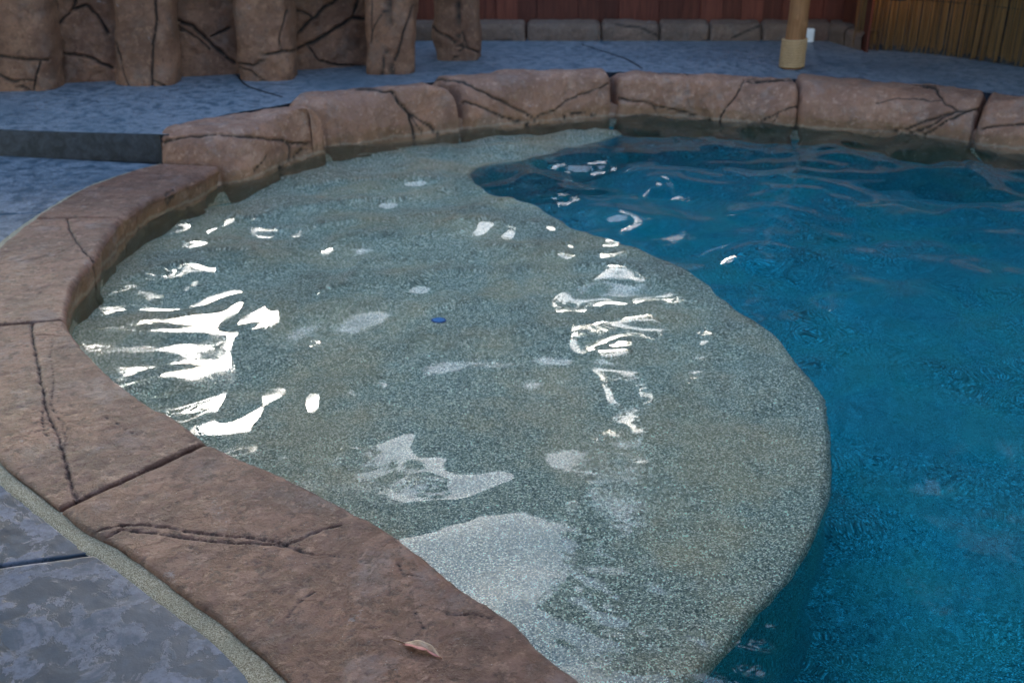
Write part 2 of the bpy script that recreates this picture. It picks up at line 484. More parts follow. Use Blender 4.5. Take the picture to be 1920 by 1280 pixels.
def finish_stone(name, G, mat, cracks=(), space='xy', amp=(0.006, 0.0016), seed=0, parent=None, z_keep=-9, pxj=2.0):
    nu, nv = G.shape[:2]
    N = grid_normals(G).reshape(-1, 3); P = G.reshape(-1, 3).copy()
    if (N[:, 2] * (P[:, 2] > P[:, 2].max() - 0.05)).sum() < 0: N = -N; flip = True
    else: flip = False
    base = P.copy()
    disp = amp[0] * fbm(base, 5.0, 3, seed) + amp[1] * fbm(base, 32.0, 3, seed + 5)
    seam = np.zeros(len(P))
    if cracks:
        if space == 'xy':
            J = np.stack([fbm(base, 26, 3, seed + 1), fbm(base, 26, 3, seed + 2)], 1) * 0.0040
            g, seam = dist_seams(base[:, :2] + J, cracks, 1.0, vnoise(base, 60, seed + 3) * 0.7)
        else:
            px, dep = to_px(base)
            J = np.stack([fbm(base, 14, 3, seed + 1), fbm(base, 14, 3, seed + 2)], 1) * pxj
            view = base - np.array([0, 0, CAM_H]); facing = (N * view).sum(1) < 0.03
            g, seam = np.zeros(len(P)), np.zeros(len(P))
            for line, w, dd in cracks:
                d = seg_dist(px + J, line) * dep / FPX
                ww = w * (1 + 0.35 * vnoise(base, 9, seed + 8))
                g = np.maximum(g, dd * np.exp(-(d / ww) ** 2)); seam = np.maximum(seam, np.clip(1.3 - d / ww, 0, 1))
            g *= facing; seam *= facing
        disp = disp - g
    P = P + N * disp[:, None]
    Fc = grid_faces(nu, nv)
    if flip: Fc = Fc[:, ::-1]
    return link(name, mesh(name, P, Fc, mat, True, {'seam': seam}), parent)

# ------------------------------------------------------------------ SETTING: ground, deck, pool shell, water
def ring_sheet(name, loop, z, mat, big=60):
    loop = np.asarray(loop); n = len(loop); c = loop.mean(0)
    V = []; rings = [0, 0.02, 0.08, 0.3, 1.0]
    for r in rings:
        for p in loop:
            d = p - c; far = c + d / max(abs(d[0]), abs(d[1])) * big
            q = p + (far - p) * r
            V.append((q[0], q[1], z))
    Fc = [(k * n + i, k * n + (i + 1) % n, (k + 1) * n + (i + 1) % n, (k + 1) * n + i) for k in range(len(rings) - 1) for i in range(n)]
    o = link(name, mesh(name, V, Fc, mat, False, {'seam': np.zeros(len(V))}))
    return o
# waterline of the raised rocks, then on round the unseen right side of the pool
wl_px = [(431,346),(520,319),(610,286),(628,279),(700,268),(773,258),(870,248),(987,234),(1140,222),(1155,222),(1271,222),(1335,227),(1484,240),(1612,248),(1698,254),(1818,273),(1925,283)]
wl = [at(x, y, ZW) for x, y in wl_px]
right = [(3.75, 5.95), (4.3, 5.2), (4.7, 4.2), (4.85, 3.0), (4.6, 1.6), (4.0, 0.4)]
loop = list(IN[::8]) + [np.array(p) for p in resample(wl, 60)[3:]] + [np.array(p) for p in resample([wl[-1]] + right + [(2.9, -0.2)], 60)[1:-1]]
loop = np.array(loop)
cen = loop.mean(0)
def grow(lp, d):
    v = lp - cen; return lp + v / np.linalg.norm(v, axis=1, keepdims=True) * d
tag(ring_sheet('ground', grow(loop, 0.16), -0.03, M['deck']), 'blue grey stamped concrete ground around the pool', None, None, 'structure')

# pool shell: wall and floor
nl = len(loop)
rings_ = [(0.20, -0.0305), (0.05, -0.032), (0.035, -0.12), (0.035, -0.34), (0.035, -0.345), (0.03, ZF)]
def wall_band(name, rr_, mat, label):
    Vs = [(p[0], p[1], z) for g_, z in rr_ for p in grow(loop, g_)]
    Fs = [(k * nl + i, (k + 1) * nl + i, (k + 1) * nl + (i + 1) % nl, k * nl + (i + 1) % nl) for k in range(len(rr_) - 1) for i in range(nl)]
    tag(link(name, mesh(name, Vs, Fs, mat, True, {'seam': np.zeros(len(Vs))})), label, None, None, 'structure')
wall_band('pool_rim_wall', rings_[:2] + [(0.035, -0.20)], M['boulder'], 'rock faced pool wall at the waterline')
wall_band('shelf_wall', [(0.035, -0.20), (0.034, -0.345)], M['ledge'], 'pebble plastered wall just below the waterline')
wall_band('pool_wall', rings_[4:], M['floor'], 'submerged blue plastered wall of the pool')
fl = np.concatenate([grow(loop, 0.05)[:, :], [cen]]); Vf = [(p[0], p[1], ZF) for p in fl]
tag(link('pool_floor', mesh('pool_floor', Vf, [(i, (i + 1) % nl, nl) for i in range(nl)], M['floor'])), 'deep blue pool floor', None, None, 'structure')

# tanning shelf
led_px = [(1103,268),(1050,284),(999,294),(930,305),(884,321),(891,342),(945,366),(1003,375),(1071,416),(1121,438),(1179,463),(1240,487),(1300,515),(1340,545),(1400,590),(1465,640),(1520,700),(1553,760),(1560,850),(1553,930),(1530,1000),(1480,1080),(1420,1150),(1340,1240)]
led = [under(x, y, ZW, ZL) for x, y in led_px]
led = resample([(0.75, 7.0)] + led + [under(1270, 1300, ZW, ZL), (0.24, 1.66), (0.10, 1.52)], 340)
def shelf():
    c = np.array([-0.5, 4.2])
    # far rim follows the coping and the raised rocks
    inn = resample(np.vstack([cut(IN, (0.09, 1.66), IN[-1]), resample(wl, 60)[:30]]), 340)[::-1]
    nrm = led - inn; nrm /= np.linalg.norm(nrm, axis=1, keepdims=True)
    prof = []; r = 0.042
    rows = []
    edge_ = led - nrm * r
    for f in np.linspace(-0.03, 1.0, 90): rows.append((inn + (edge_ - inn) * f, ZL))
    for k in range(1, 9):
        a = math.pi / 2 * k / 8
        rows.append((led - nrm * r * (1 - math.sin(a)), ZL - r * (1 - math.cos(a))))
    G = np.zeros((340, len(rows), 3))
    for j, (p, z) in enumerate(rows): G[:, j, :2] = p; G[:, j, 2] = z
    P = G.reshape(-1, 3); top = P[:, 2] > ZL - 0.01
    P[:, 2] += np.where(top, 0.012 * fbm(P, 1.6, 2, 3), 0)
    side = [(led + nrm * 0.0, ZL - r + 0.0), (led + nrm * 0.004, ZL - r - 0.03), (led + nrm * 0.01, ZF - 0.01)]
    S = np.zeros((340, 3, 3))
    for j, (p, z) in enumerate(side): S[:, j, :2] = p; S[:, j, 2] = z
    tag(link('shelf_riser', mesh('shelf_riser', S.reshape(-1, 3), grid_faces(340, 3), M['floor'])), 'blue plastered side of the underwater shelf', None, None, 'structure')
    return tag(link('shallow_shelf', mesh('shallow_shelf', P, grid_faces(340, len(rows)), M['ledge'])), 'pebble plastered tanning shelf under shallow water', None, None, 'structure')
shelf()

def waves(X, Y):
    """height of the disturbed pool surface: a field of many small wave trains"""
    r = np.random.default_rng(77)
    H = np.zeros_like(X)
    for k in range(100):
        lam = 0.15 * (0.95 / 0.15) ** r.random()
        th = r.random() * 2 * math.pi
        kk = 2 * math.pi / lam
        slope = 0.0155 * (lam / 0.4) ** 0.15
        H += slope / kk * np.sin(kk * (X * math.cos(th) + Y * math.sin(th)) + r.random() * 6.28)
    for cx, cy, lam, a in ((0.42, 3.35, 0.10, 0.0010), (-1.3, 4.3, 0.16, 0.0016), (0.6, 2.4, 0.07, 0.0005), (1.5, 5.2, 0.2, 0.002), (2.4, 3.6, 0.14, 0.0014), (1.6, 2.2, 0.11, 0.0008)):
        R = np.hypot(X - cx, Y - cy)
        H += a * np.cos(2 * math.pi * R / lam) * np.exp(-R / (3.2 * lam))
    for cx, cy, lam, a in ((0.46, 5.45, 0.26, .005), (0.75, 5.38, .24, .005), (1.02, 5.75, .3, .006), (0.55, 4.95, .24, .0045), (1.5, 6.0, .3, .006), (2.0, 6.5, .26, .004), (2.2, 4.1, .3, .005), (1.75, 4.85, .34, .005), (2.9, 5.2, .3, .005), (1.9, 3.1, .25, .003)):
        R = np.hypot(X - cx, Y - cy)
        H += a * np.cos(2 * math.pi * R / lam) * np.exp(-(R / (0.95 * lam)) ** 2)
    calm = np.clip((Y - 1.2) / 3.0, 0.24, 1.0)          # the near corner lies sheltered and calm
    calm = np.maximum(calm, 0.95 * np.clip((-0.75 - X) / 0.5, 0, 1) * np.clip((Y - 2.3) / 0.6, 0, 1))
    calm = np.maximum(calm, np.clip((X - 0.9) / 1.2, 0, 1.9) * np.clip((Y - 0.8) / 3.0, 0.3, 1.0)) * (1 + 0.3 * np.clip((Y - 4.2) / 1.5, 0, 1))
    H = H * calm
    fine = np.zeros_like(X)
    for k in range(14):
        lam = 0.055 + 0.05 * r.random(); th = 0.7 + 1.1 * r.random(); kk = 2 * math.pi / lam
        fine += 0.016 / kk * np.sin(kk * (X * math.cos(th) + Y * math.sin(th)) + r.random() * 6.28)
    mask = np.exp(-((X - 0.42) ** 2 + (Y - 1.75) ** 2) / 0.45 ** 2) + 0.6 * np.exp(-(((X - 0.33) + 0.35 * (Y - 2.7)) / 0.06) ** 2 - ((Y - 2.75) / 0.5) ** 2)
    return H + fine * mask
def water():
    sp = 0.0155
    lp = grow(loop, 0.10)
    xs = np.arange(lp[:, 0].min(), lp[:, 0].max() + sp, sp); ys = np.arange(lp[:, 1].min(), lp[:, 1].max() + sp, sp)
    nx, ny = len(xs), len(ys)
    Xc, Yc = np.meshgrid(xs[:-1] + sp / 2, ys[:-1] + sp / 2, indexing='ij')
    ins = np.zeros_like(Xc, dtype=bool)
    for (x1, y1), (x2, y2) in zip(lp, np.roll(lp, -1, 0)):
        if y1 == y2: continue
        c = ((y1 > Yc) != (y2 > Yc)) & (Xc < (x2 - x1) * (Yc - y1) / (y2 - y1) + x1)
        ins ^= c
    X, Y = np.meshgrid(xs, ys, indexing='ij')
    Z = ZW + waves(X, Y)
    idx = np.arange(nx * ny).reshape(nx, ny)
    q = np.stack([idx[:-1, :-1], idx[1:, :-1], idx[1:, 1:], idx[:-1, 1:]], -1)[ins]
    top = np.stack([X.ravel(), Y.ravel(), Z.ravel()], 1)
    bot = top.copy(); bot[:, 2] = ZF - 0.25
    n = nx * ny
    pad = np.pad(ins, 1); core = pad[1:-1, 1:-1]
    sides = []
    for (dx, dy, a, b) in ((-1, 0, (0, 1), (0, 0)), (1, 0, (1, 0), (1, 1)), (0, -1, (0, 0), (1, 0)), (0, 1, (1, 1), (0, 1))):
        nb = pad[1 + dx:pad.shape[0] - 1 + dx, 1 + dy:pad.shape[1] - 1 + dy]
        I, Jx = np.nonzero(core & ~nb)
        va_ = idx[I + a[0], Jx + a[1]]; vb_ = idx[I + b[0], Jx + b[1]]
        sides.append(np.stack([va_, va_ + n, vb_ + n, vb_], -1))
    F_ = np.vstack([q, q[:, ::-1] + n] + sides)
    used = np.unique(F_); remap = np.zeros(2 * n, dtype=np.int64); remap[used] = np.arange(len(used))
    V = np.vstack([top, bot])[used]; F_ = remap[F_]
    me = mesh('pool_water', V, F_, M['water'])
    o = tag(link('pool_water', me), 'clear rippling blue pool water', None, None, 'structure')
    return o
water()

# lower deck slabs (stamped concrete cut by joints), each its own piece
deck = thing('pool_deck', None, None); tag(deck, 'blue grey stamped slate pattern deck on the left of the pool', None, None, 'structure')
def slab(cp, far0, far1, seed, mat='deck'):
    nt, ns = 260, 150
    cpr = resample(cp, nt, False)
    far = np.linspace(far0, far1, nt)
    fr = np.linspace(0, 1, ns) ** 1.7
    G = np.zeros((nt, ns, 3))
    for j, f in enumerate(fr): G[:, j, :2] = cpr + (far - cpr) * f
    G[:, :, 2] = ZD
    G[:, 0, 2] = -0.012; G[:, 1, 2] = -0.002
    G = end_round(G, 0.010, -0.022, 0.003)
    return finish_stone('slab', G[:, ::-1], M[mat], (), amp=(0.0012, 0.0005), seed=seed, parent=deck)
jA = at(185, 1031, 0); jB = at(78, 398, 0)
fA = np.array(at(-900, 1180, 0)); fB = np.array((-6.0, 4.05))
slab(cut(ST, (0.42, 0.55), jA), (-1.2, -0.6), fA, 1)
slab(cut(ST, jA, (-2.2, 3.2)), fA, (-6.0, 2.6), 2)
slab(cut(ST, (-2.2, 3.2), jB), (-6.0, 2.6), fB, 4, 'deck_mid_sheen')
slab(cut(ST, jB, ST[-1]), fB, (-6.0, 6.3), 3, 'deck_mid_sheen')

# sand coloured expansion joint
nt = 900
a = resample(cut(ST, (0.42, 0.55), ST[-1]), nt, False); b = resample(cut(OUT, (0.42, 0.55), OUT[-1]), nt, False)
G = np.zeros((nt, 12, 3))
for j, f in enumerate(np.linspace(-0.12, 1.12, 12)):
    G[:, j, :2] = a + (b - a) * f; G[:, j, 2] = 0.001 - 0.006 * max(0, abs(f - 0.5) * 2 - 0.8)
sj = finish_stone('expansion_joint', G, M['sand'], (), amp=(0.0008, 0.0012), seed=9)
tag(sj, 'sand coloured joint strip between coping and deck', None, None, 'structure')

# upper deck with its riser
bk_px = [(300,252),(400,214),(533,190),(600,172),(700,165),(800,150),(1000,137),(1150,130),(1300,137),(1490,143),(1640,150),(1840,167),(1925,175)]
bk = [at(x, y, ZU + .02) for x, y in bk_px]
edge = resample(bk + [(4.3, 6.3), (5.2, 5.2), (5.6, 3.5)], 130)
far_e = np.stack([np.linspace(-14, 16, 130), np.full(130, 14.0)], 1); far_e[-1] = (16, 3.5)
edge[0] = (-1.938, 5.591)
lft = resample([(-9, 6.45), (-6, 6.3), (-4.2, 5.95), (-2.87, 5.703), (-1.938, 5.591)], 60)
top_pts = []
nn = 130
V = []; F_ = []
E0 = np.vstack([lft, edge]); FE = np.vstack([np.stack([np.linspace(-24, -14.05, 60), np.full(60, 14.0)], 1), far_e])
N0 = len(E0)
fr = np.linspace(0, 1, 40) ** 1.6
for f in fr:
    for i in range(N0):
        p = E0[i] + (FE[i] - E0[i]) * f; V.append((p[0], p[1], ZU))
F_ = [(k * N0 + i, k * N0 + i + 1, (k + 1) * N0 + i + 1, (k + 1) * N0 + i) for k in range(39) for i in range(N0 - 1)]
V = np.array(V)
dcr = [([at(*p, ZU) for p in ((440,135),(458,158),(480,168),(530,183))], 0.012, 0), ([at(*p, ZU) for p in ((1090,84),(1140,100),(1175,112),(1205,130))], 0.012, 0)]
_, seam = dist_seams(V[:, :2], dcr)
ud = link('upper_deck', mesh('upper_deck', V, F_, M['deck_up_sheen'], False, {'seam': seam * 0}))
tag(ud, 'raised blue grey stamped concrete deck behind the pool', None, None, 'structure')
for line, w, _d in dcr:      # open control joints, a shallow dark channel proud of nothing: thin sunk strip
    L = resample(line, 30); o1, o2 = offset(L, 0.008), offset(L, -0.008)
    Vj = [(p[0], p[1], ZU + 0.003) for p in o1] + [(p[0], p[1], ZU + 0.003) for p in o2]
    jo = link('control_joint', mesh('control_joint', Vj, [(i, i + 1, 31 + i, 30 + i) for i in range(29)], M['riser']), ud)
ne = len(edge)
Ve = [(p[0], p[1], z) for z in (ZU, -0.04) for p in edge]
link('deck_side', mesh('deck_side', Ve, [(i, ne + i, ne + i + 1, i + 1) for i in range(ne - 1)], M['riser']), ud)
Vr = []; nr = 60
lp2 = np.vstack([lft])
for z in (ZU, ZU - 0.012, -0.04):
    off = 0.006 if z != ZU else 0.0
    for p in lp2: Vr.append((p[0], p[1] - off, z))
link('riser', mesh('riser', Vr, [(k * nr + i, (k + 1) * nr + i, (k + 1) * nr + i + 1, k * nr + i + 1) for k in range(2) for i in range(nr - 1)], M['riser']), ud)

# ------------------------------------------------------------------ COPING stones
def nose(n1=70):
    pr = [(0.0, -0.03), (0.0, ZC - 0.006), (0.012, ZC - 0.001)]
    pr += [(f, ZC) for f in np.linspace(0.03, 0.93, n1)]
    for k in range(1, 9):
        a = math.pi / 2 * k / 8
        pr.append((0.935 + 0.065 * math.sin(a), ZC - 0.028 * (1 - math.cos(a))))
    for z in np.linspace(ZC - 0.036, ZW - 0.05, 18): pr.append((1.0 - 0.05 * min(1, (ZC - z) / 0.12), z))
    pr += [(0.93, -0.28), (0.93, -0.5)]
    return pr
def P_(lst, z=ZC): return [at(x, y, z) for x, y in lst]
def coping(a0, a1, b0, b1, cracks, label, seed, nt=330):
    G, _, _ = stone_grid(cut(OUT, a0, a1), cut(IN, b0, b1), nose(), nt)
    # the face undulates in and out like hand carved rock
    P = G.reshape(-1, 3); b = resample(cut(IN, b0, b1), nt, False)
    face = np.clip((ZC - 0.004 - G[:, :, 2]) / 0.07, 0, 1)
    wob = 0.022 * fbm(np.c_[G[:, -1, :2], np.zeros(nt)], 5.0, 3, seed + 40)
    dirv = G[:, 60, :2] - G[:, 8, :2]; dirv /= np.linalg.norm(dirv, axis=1, keepdims=True)
    G[:, :, :2] += (face[..., None] * wob[:, None, None]) * dirv[:, None, :]
    G = end_round(G, 0.016, -0.03, 0.003)
    o = finish_stone('coping_stone', G, M['coping'], cracks, 'xy', (0.0035, 0.0016), seed)
    return tag(o, label, 'coping stone', 'flat coping stones along the near pool edge')
J = [(at(115, 953, ZC), at(385, 829, ZC)), (at(-60, 612, ZC), at(123, 599, ZC)), (at(78, 408, ZC), at(229, 408, ZC)), (OUT[-1], IN[-1])]
c1 = [(P_([(186,996),(224,987),(270,984),(321,989),(367,998),(413,1002),(464,1007),(506,1012),(536,1021),(570,1006),(603,993),(637,983)]), 0.0032, 0.009),
      (P_([(203,1006),(228,992),(295,999),(338,1007),(388,1012),(443,1018),(485,1018),(536,1022),(570,1031),(595,1040)]), 0.003, 0.008),
      (P_([(599,1037),(658,1044),(700,1060)]), 0.0015, 0.002), (P_([(817,1141),(840,1151),(881,1152),(919,1158)]), 0.0022, 0.006),
      (P_([(776,1143),(788,1167),(797,1177)]), 0.0022, 0.005), (P_([(338,1007),(352,1020),(360,1032)]), 0.002, 0.004),
      (P_([(600,1100),(560,1130),(540,1160)]), 0.002, 0.004), (P_([(748,1055),(757,1075),(790,1082)]), 0.0022, 0.005)]
coping((0.35, 0.62), J[0][0], (0.72, 0.95), J[0][1], c1, 'largest near coping stone, lying under the dry leaf', 1, 460)
c2 = [(P_([(57,600),(60,608),(62,640),(69,677),(77,722),(84,756),(91,778),(103,803),(114,837),(122,862),(133,896),(141,940)]), 0.0042, 0.011),
      (P_([(80,770),(80,795),(86,816),(101,837),(114,843)]), 0.002, 0.005), (P_([(99,632),(94,670),(101,707),(96,760),(116,791),(124,824),(122,839)]), 0.0018, 0.004),
      (P_([(62,627),(139,629)]), 0.0022, 0.004), (P_([(200,780),(225,800),(262,815)]), 0.002, 0.004)]
coping(J[0][0], J[1][0], J[0][1], J[1][1], c2, 'coping stone with a long dark crack running down its left side', 2, 420)
c3 = [(P_([(126,409),(131,430),(142,452),(157,471),(176,484),(186,490)]), 0.005, 0.010), (P_([(-40,500),(75,484),(112,473),(139,460)]), 0.004, 0.004)]
coping(J[1][0], J[2][0], J[1][1], J[2][1], c3, 'coping stone at the leftmost bend of the pool with a short hooked crack', 3, 300)
c4 = [(P_([(311,361),(325,352)]), 0.006, 0.006)]
coping(J[2][0], J[3][0], J[2][1], J[3][1], c4, 'farthest flat coping stone, ending at the first raised boulder', 4, 260)

# ------------------------------------------------------------------ raised BOULDERS
def boulder(W, C, K, cracks, label, seed, nt=150, r=0.03, cutl=None):
    """W waterline (x,y); C shoulder (x,y,z); K back of top (x,y,z)"""
    w = resample(W, nt); c = resample(C, nt); k = resample(K, nt)
    rows = []
    wz = np.full((nt, 1), ZW)
    W3 = np.hstack([w, wz])
    out = c[:, :2] - w; out /= np.linalg.norm(out, axis=1, keepdims=True)
    for z in (-0.55, -0.3, -0.2, -0.15):
        rows.append(np.hstack([w + out * 0.03 * (ZW - z), np.full((nt, 1), z)]))
    n = 44
    for i in range(n + 1):
        a = math.pi / 2 * i / n
        f = 1 - math.cos(a) ** 0.62; g = math.sin(a) ** 0.70
        # blend from waterline to the middle of the top
        m = c + (k - c) * 0.45
        h = 0.35 * f + 0.65 * max(0, 1 - (1 - f)) ** 2.2
        rows.append(np.hstack([w + (m[:, :2] - w) * f, (ZW + (m[:, 2] - ZW) * g)[:, None]]))
    m = c + (k - c) * 0.45
    for f in np.linspace(0.08, 1, 14):
        rows.append(m + (k - m) * f + np.array([0, 0, -0.012 * f * f]))
    ko = k[:, :2] + out * 0.05
    rows.append(np.hstack([ko, k[:, 2:] - 0.05])); rows.append(np.hstack([ko + out * 0.01, k[:, 2:] - 0.25]))
    G = np.stack(rows, 1)
    # ends: shrink section towards its foot, so that neighbours meet in a rounded cleft
    L = np.r_[0, np.cumsum(np.linalg.norm(np.diff(w, axis=0), axis=1))]
    for i in range(nt):
        d = min(L[i], L[-1] - L[i])
        if d < r:
            s = 1 - (1 - d / r) ** 2
            s = math.sqrt(max(s, 0)) * 0.16 + 0.84
            ctr = k[i, :2] + out[i] * 0.02
            G[i, :, :2] = ctr + (G[i, :, :2] - ctr) * s
            up = G[i, :, 2] > ZW - 0.1
            G[i, :, 2] = np.where(up, ZW - 0.1 + (G[i, :, 2] - ZW + 0.1) * s, G[i, :, 2])
    ctr = np.stack([k[i, :2] + out[i] * 0.02 for i in range(nt)])
    e0 = G[:1].copy(); e0[..., :2] = ctr[0] + (e0[..., :2] - ctr[0]) * 0.6; e0[..., 2] = -0.55 + (e0[..., 2] + 0.55) * 0.6
    e1 = G[-1:].copy(); e1[..., :2] = ctr[-1] + (e1[..., :2] - ctr[-1]) * 0.6; e1[..., 2] = -0.55 + (e1[..., 2] + 0.55) * 0.6
    G = np.concatenate([e0, G, e1], 0)
    o = finish_stone('edge_boulder', G, M['boulder'], cracks, 'px', (0.019, 0.0028), seed, pxj=2.2)
    return tag(o, label, 'boulder', 'raised boulders round the far pool edge')
def A3(lst): return [(*at(x, y, z), z) for x, y, z in lst]
def A2(lst, z=ZW): return [at(x, y, z) for x, y in lst]
w_, d_ = 0.0088, 0.015
boulder([(-1.955, 5.60), (-1.86, 5.535), (-1.62, 5.49)] + A2([(436,347),(470,338),(520,318),(570,300),(612,287)]),
        A3([(313,247,.15),(330,238,.17),(390,233,.175),(450,232,.18),(510,222,.185),(575,208,.19)]),
        A3([(318,236,.17),(345,226,.18),(400,215,.185),(440,208,.19),(500,200,.19),(585,198,.19)]),
        [([(310,267),(360,255),(417,252),(467,258),(527,263),(550,271),(612,269)], w_ * .8, d_), ([(533,263),(548,277),(547,300),(520,322)], w_ * .8, d_),
         ([(567,280),(550,303)], w_ * .6, d_), ([(500,290),(478,318)], w_ * .6, .008)], 'low boulder beside the deck step, first of the raised rocks', 21, r=0.05)
boulder(A2([(629,280),(700,269),(773,258),(820,252),(872,248)]),
        A3([(600,190,.19),(633,175,.2),(733,171,.2),(790,166,.2),(852,160,.2)]),
        A3([(545,185,.2),(580,172,.205),(650,166,.205),(720,159,.205),(800,152,.205)]),
        [([(667,167),(733,172),(750,193),(767,213),(773,240),(778,262)], w_ * 1.1, d_ * 1.2), ([(767,213),(793,227),(822,250)], w_ * 1.1, d_), ([(767,213),(790,247)], w_ * .6, .008)],
        'boulder split by a forked crack, second from the deck step', 22, r=0.13)
boulder(A2([(876,248),(930,240),(987,234),(1060,227),(1148,221)]),
        A3([(862,160,.19),(920,154,.19),(1000,147,.19),(1080,143,.185),(1142,142,.185)]),
        A3([(815,144,.2),(850,141,.2),(900,136,.2),(1000,131,.2),(1136,128,.195)]),
        [([(800,150),(833,152),(870,153),(917,177),(967,203),(1013,229)], w_, d_), ([(867,192),(900,200),(933,215),(990,234)], w_, d_),
         ([(1000,225),(1013,215),(1040,207),(1067,188),(1100,173),(1142,159)], w_ * .8, d_ * .7), ([(1050,222),(1068,214),(1100,212),(1130,220)], w_ * .5, .006)],
        'longest boulder, with diagonal cracks meeting at the waterline', 23, 190, r=0.045)
boulder(A2([(1158,222),(1271,222),(1335,227),(1400,232),(1488,241)]),
        A3([(1153,146,.165),(1240,147,.165),(1320,149,.165),(1400,151,.165),(1490,157,.165)]),
        A3([(1150,133,.175),(1240,134,.175),(1320,137,.175),(1400,140,.175),(1490,146,.175)]),
        [([(1158,184),(1211,194),(1271,209),(1331,228)], w_ * .9, d_), ([(1222,192),(1239,222)], w_ * .5, .008), ([(1395,147),(1378,179),(1352,218),(1350,238)], w_, d_),
         ([(1395,149),(1440,149),(1484,151)], w_, d_ * .8), ([(1429,226),(1463,209),(1489,201)], w_ * .7, d_ * .6), ([(1450,228),(1463,209)], w_ * .6, .006)],
        'middle far boulder in front of the rope wrapped post, cracked into two', 24, 180, r=0.035)
boulder(A2([(1495,242),(1612,249),(1698,255),(1760,264),(1819,273)]),
        A3([(1495,150,.165),(1580,155,.165),(1660,160,.165),(1750,168,.165),(1846,183,.165)]),
        A3([(1495,137,.175),(1580,142,.175),(1660,149,.175),(1750,157,.175),(1850,169,.175)]),
        [([(1690,143),(1715,154),(1754,164),(1771,192),(1796,208),(1845,205)], w_ * 1.1, d_), ([(1796,208),(1741,226),(1702,243),(1650,249)], w_, d_),
         ([(1785,213),(1732,243),(1689,255)], w_ * .9, d_ * .8), ([(1813,208),(1758,239),(1712,258)], w_ * .9, d_ * .8), ([(1643,196),(1685,184),(1766,188)], w_ * .5, .006)],
        'far boulder right of the post, with three cracks fanning down to the water', 25, 190, r=0.035)
boulder(A2([(1825,275),(1925,285)]) + [(3.75, 5.95)],
        A3([(1853,180,.165),(1925,190,.165)]) + [(3.93, 6.2, .165)], A3([(1856,166,.175),(1925,174,.175)]) + [(4.02, 6.35, .175)],
        [([(1839,243),(1880,238),(1930,232)], w_ * .8, d_)], 'rightmost boulder, cut off by the right side of the photo', 26, 120, r=0.035)

# ------------------------------------------------------------------ PILLARS of carved rock, wall between them
def pillar(pxl, pxr, pyb, topl, topr, cracks, label, seed, depth=0.30, ztop=0.98, group='carved rock pillars'):
    xl, yb = at(pxl, pyb, ZU); xr, _ = at(pxr, pyb, ZU)
    tl = at_y(topl, 0, yb); tr = at_y(topr, 0, yb); zt = tl[2]
    nth, nz = 150, 120
    th = np.linspace(0, 2 * math.pi, nth, endpoint=False)
    zz = np.linspace(ZU - 0.02, ztop, nz)
    G = np.zeros((nth, nz, 3))
    for j, z in enumerate(zz):
        f = (z - ZU) / (zt - ZU)
        l = xl + (tl[0] - xl) * f; r_ = xr + (tr[0] - xr) * f
        cx, hw = (l + r_) / 2, (r_ - l) / 2
        e = 0.52
        G[:, j, 0] = cx + hw * np.sign(np.cos(th)) * np.abs(np.cos(th)) ** e
        G[:, j, 1] = yb + depth / 2 + depth / 2 * np.sign(np.sin(th)) * np.abs(np.sin(th)) ** e
        G[:, j, 2] = z
    N = np.zeros_like(G); N[:, :, 0] = np.cos(th)[:, None]; N[:, :, 1] = np.sin(th)[:, None]
    P = G.reshape(-1, 3); Nn = N.reshape(-1, 3)
    px, dep = to_px(P)
    J = np.stack([fbm(P, 11, 3, seed + 1), fbm(P, 11, 3, seed + 2)], 1) * 2.4
    fac = (Nn * (P - np.array([0, 0, CAM_H]))).sum(1) < 0
    g = np.zeros(len(P)); seam = np.zeros(len(P))
    for line, w, dd in cracks:
        d = seg_dist(px + J, line) * dep / FPX
        g = np.maximum(g, dd * np.exp(-(d / w) ** 2)); seam = np.maximum(seam, np.clip(1.25 - d / w, 0, 1))
    disp = 0.028 * fbm(P, 3.4, 3, seed) + 0.003 * fbm(P, 25, 2, seed) - g * fac
    P = P + Nn * disp[:, None]
    P = np.vstack([P, [[(tl[0] + tr[0]) / 2, yb + depth / 2, ztop]]])
    seam = np.r_[seam * fac, 0]
    F_ = [tuple(q) for q in grid_faces(nth, nz, True)]
    F_ += [(i * nz + nz - 1, ((i + 1) % nth) * nz + nz - 1, len(P) - 1) for i in range(nth)]
    o = link('rock_pillar', mesh('rock_pillar', P, F_, M['pillar'], True, {'seam': seam}))
    return tag(o, label, 'pillar', group)
pw = 0.0095
pillar(-25, 92, 172, -30, 82, [([(-20,106),(0,107),(43,112),(92,112)], pw, .02), ([(77,117),(68,143),(63,170)], pw, .015), ([(-20,135),(0,143),(30,157),(53,170)], pw, .015), ([(33,153),(67,152)], pw * .7, .01)],
       'leftmost rock pillar, cut by the left side of the photo', 31)
pillar(213, 320, 161, 203, 313, [([(290,-20),(295,40),(288,83),(287,133),(285,165)], pw, .022), ([(209,40),(213,67),(227,127),(243,162)], pw * .6, .01), ([(285,150),(312,162)], pw * .7, .01)],
       'rock pillar with one vertical crack, second from the left', 32)
pillar(448, 549, 152, 432, 536, [([(436,117),(457,120),(477,123),(500,103),(530,97),(556,94)], pw, .02), ([(450,127),(473,133),(500,155)], pw * .7, .012), ([(540,20),(533,43),(522,75),(528,96)], pw * .8, .012)],
       'rock pillar with an angular crack near its foot, third from the left', 33)
pillar(684, 778, 141, 674, 776, [([(730,-20),(730,50),(727,83),(718,117),(715,148)], pw, .018), ([(776,10),(757,60),(747,100),(738,123),(733,148)], pw, .018), ([(722,15),(697,63),(690,83)], pw * .7, .01), ([(700,-10),(697,60)], pw * .5, .008)],
       'rock pillar with two long converging cracks, right end of the rock wall', 34)
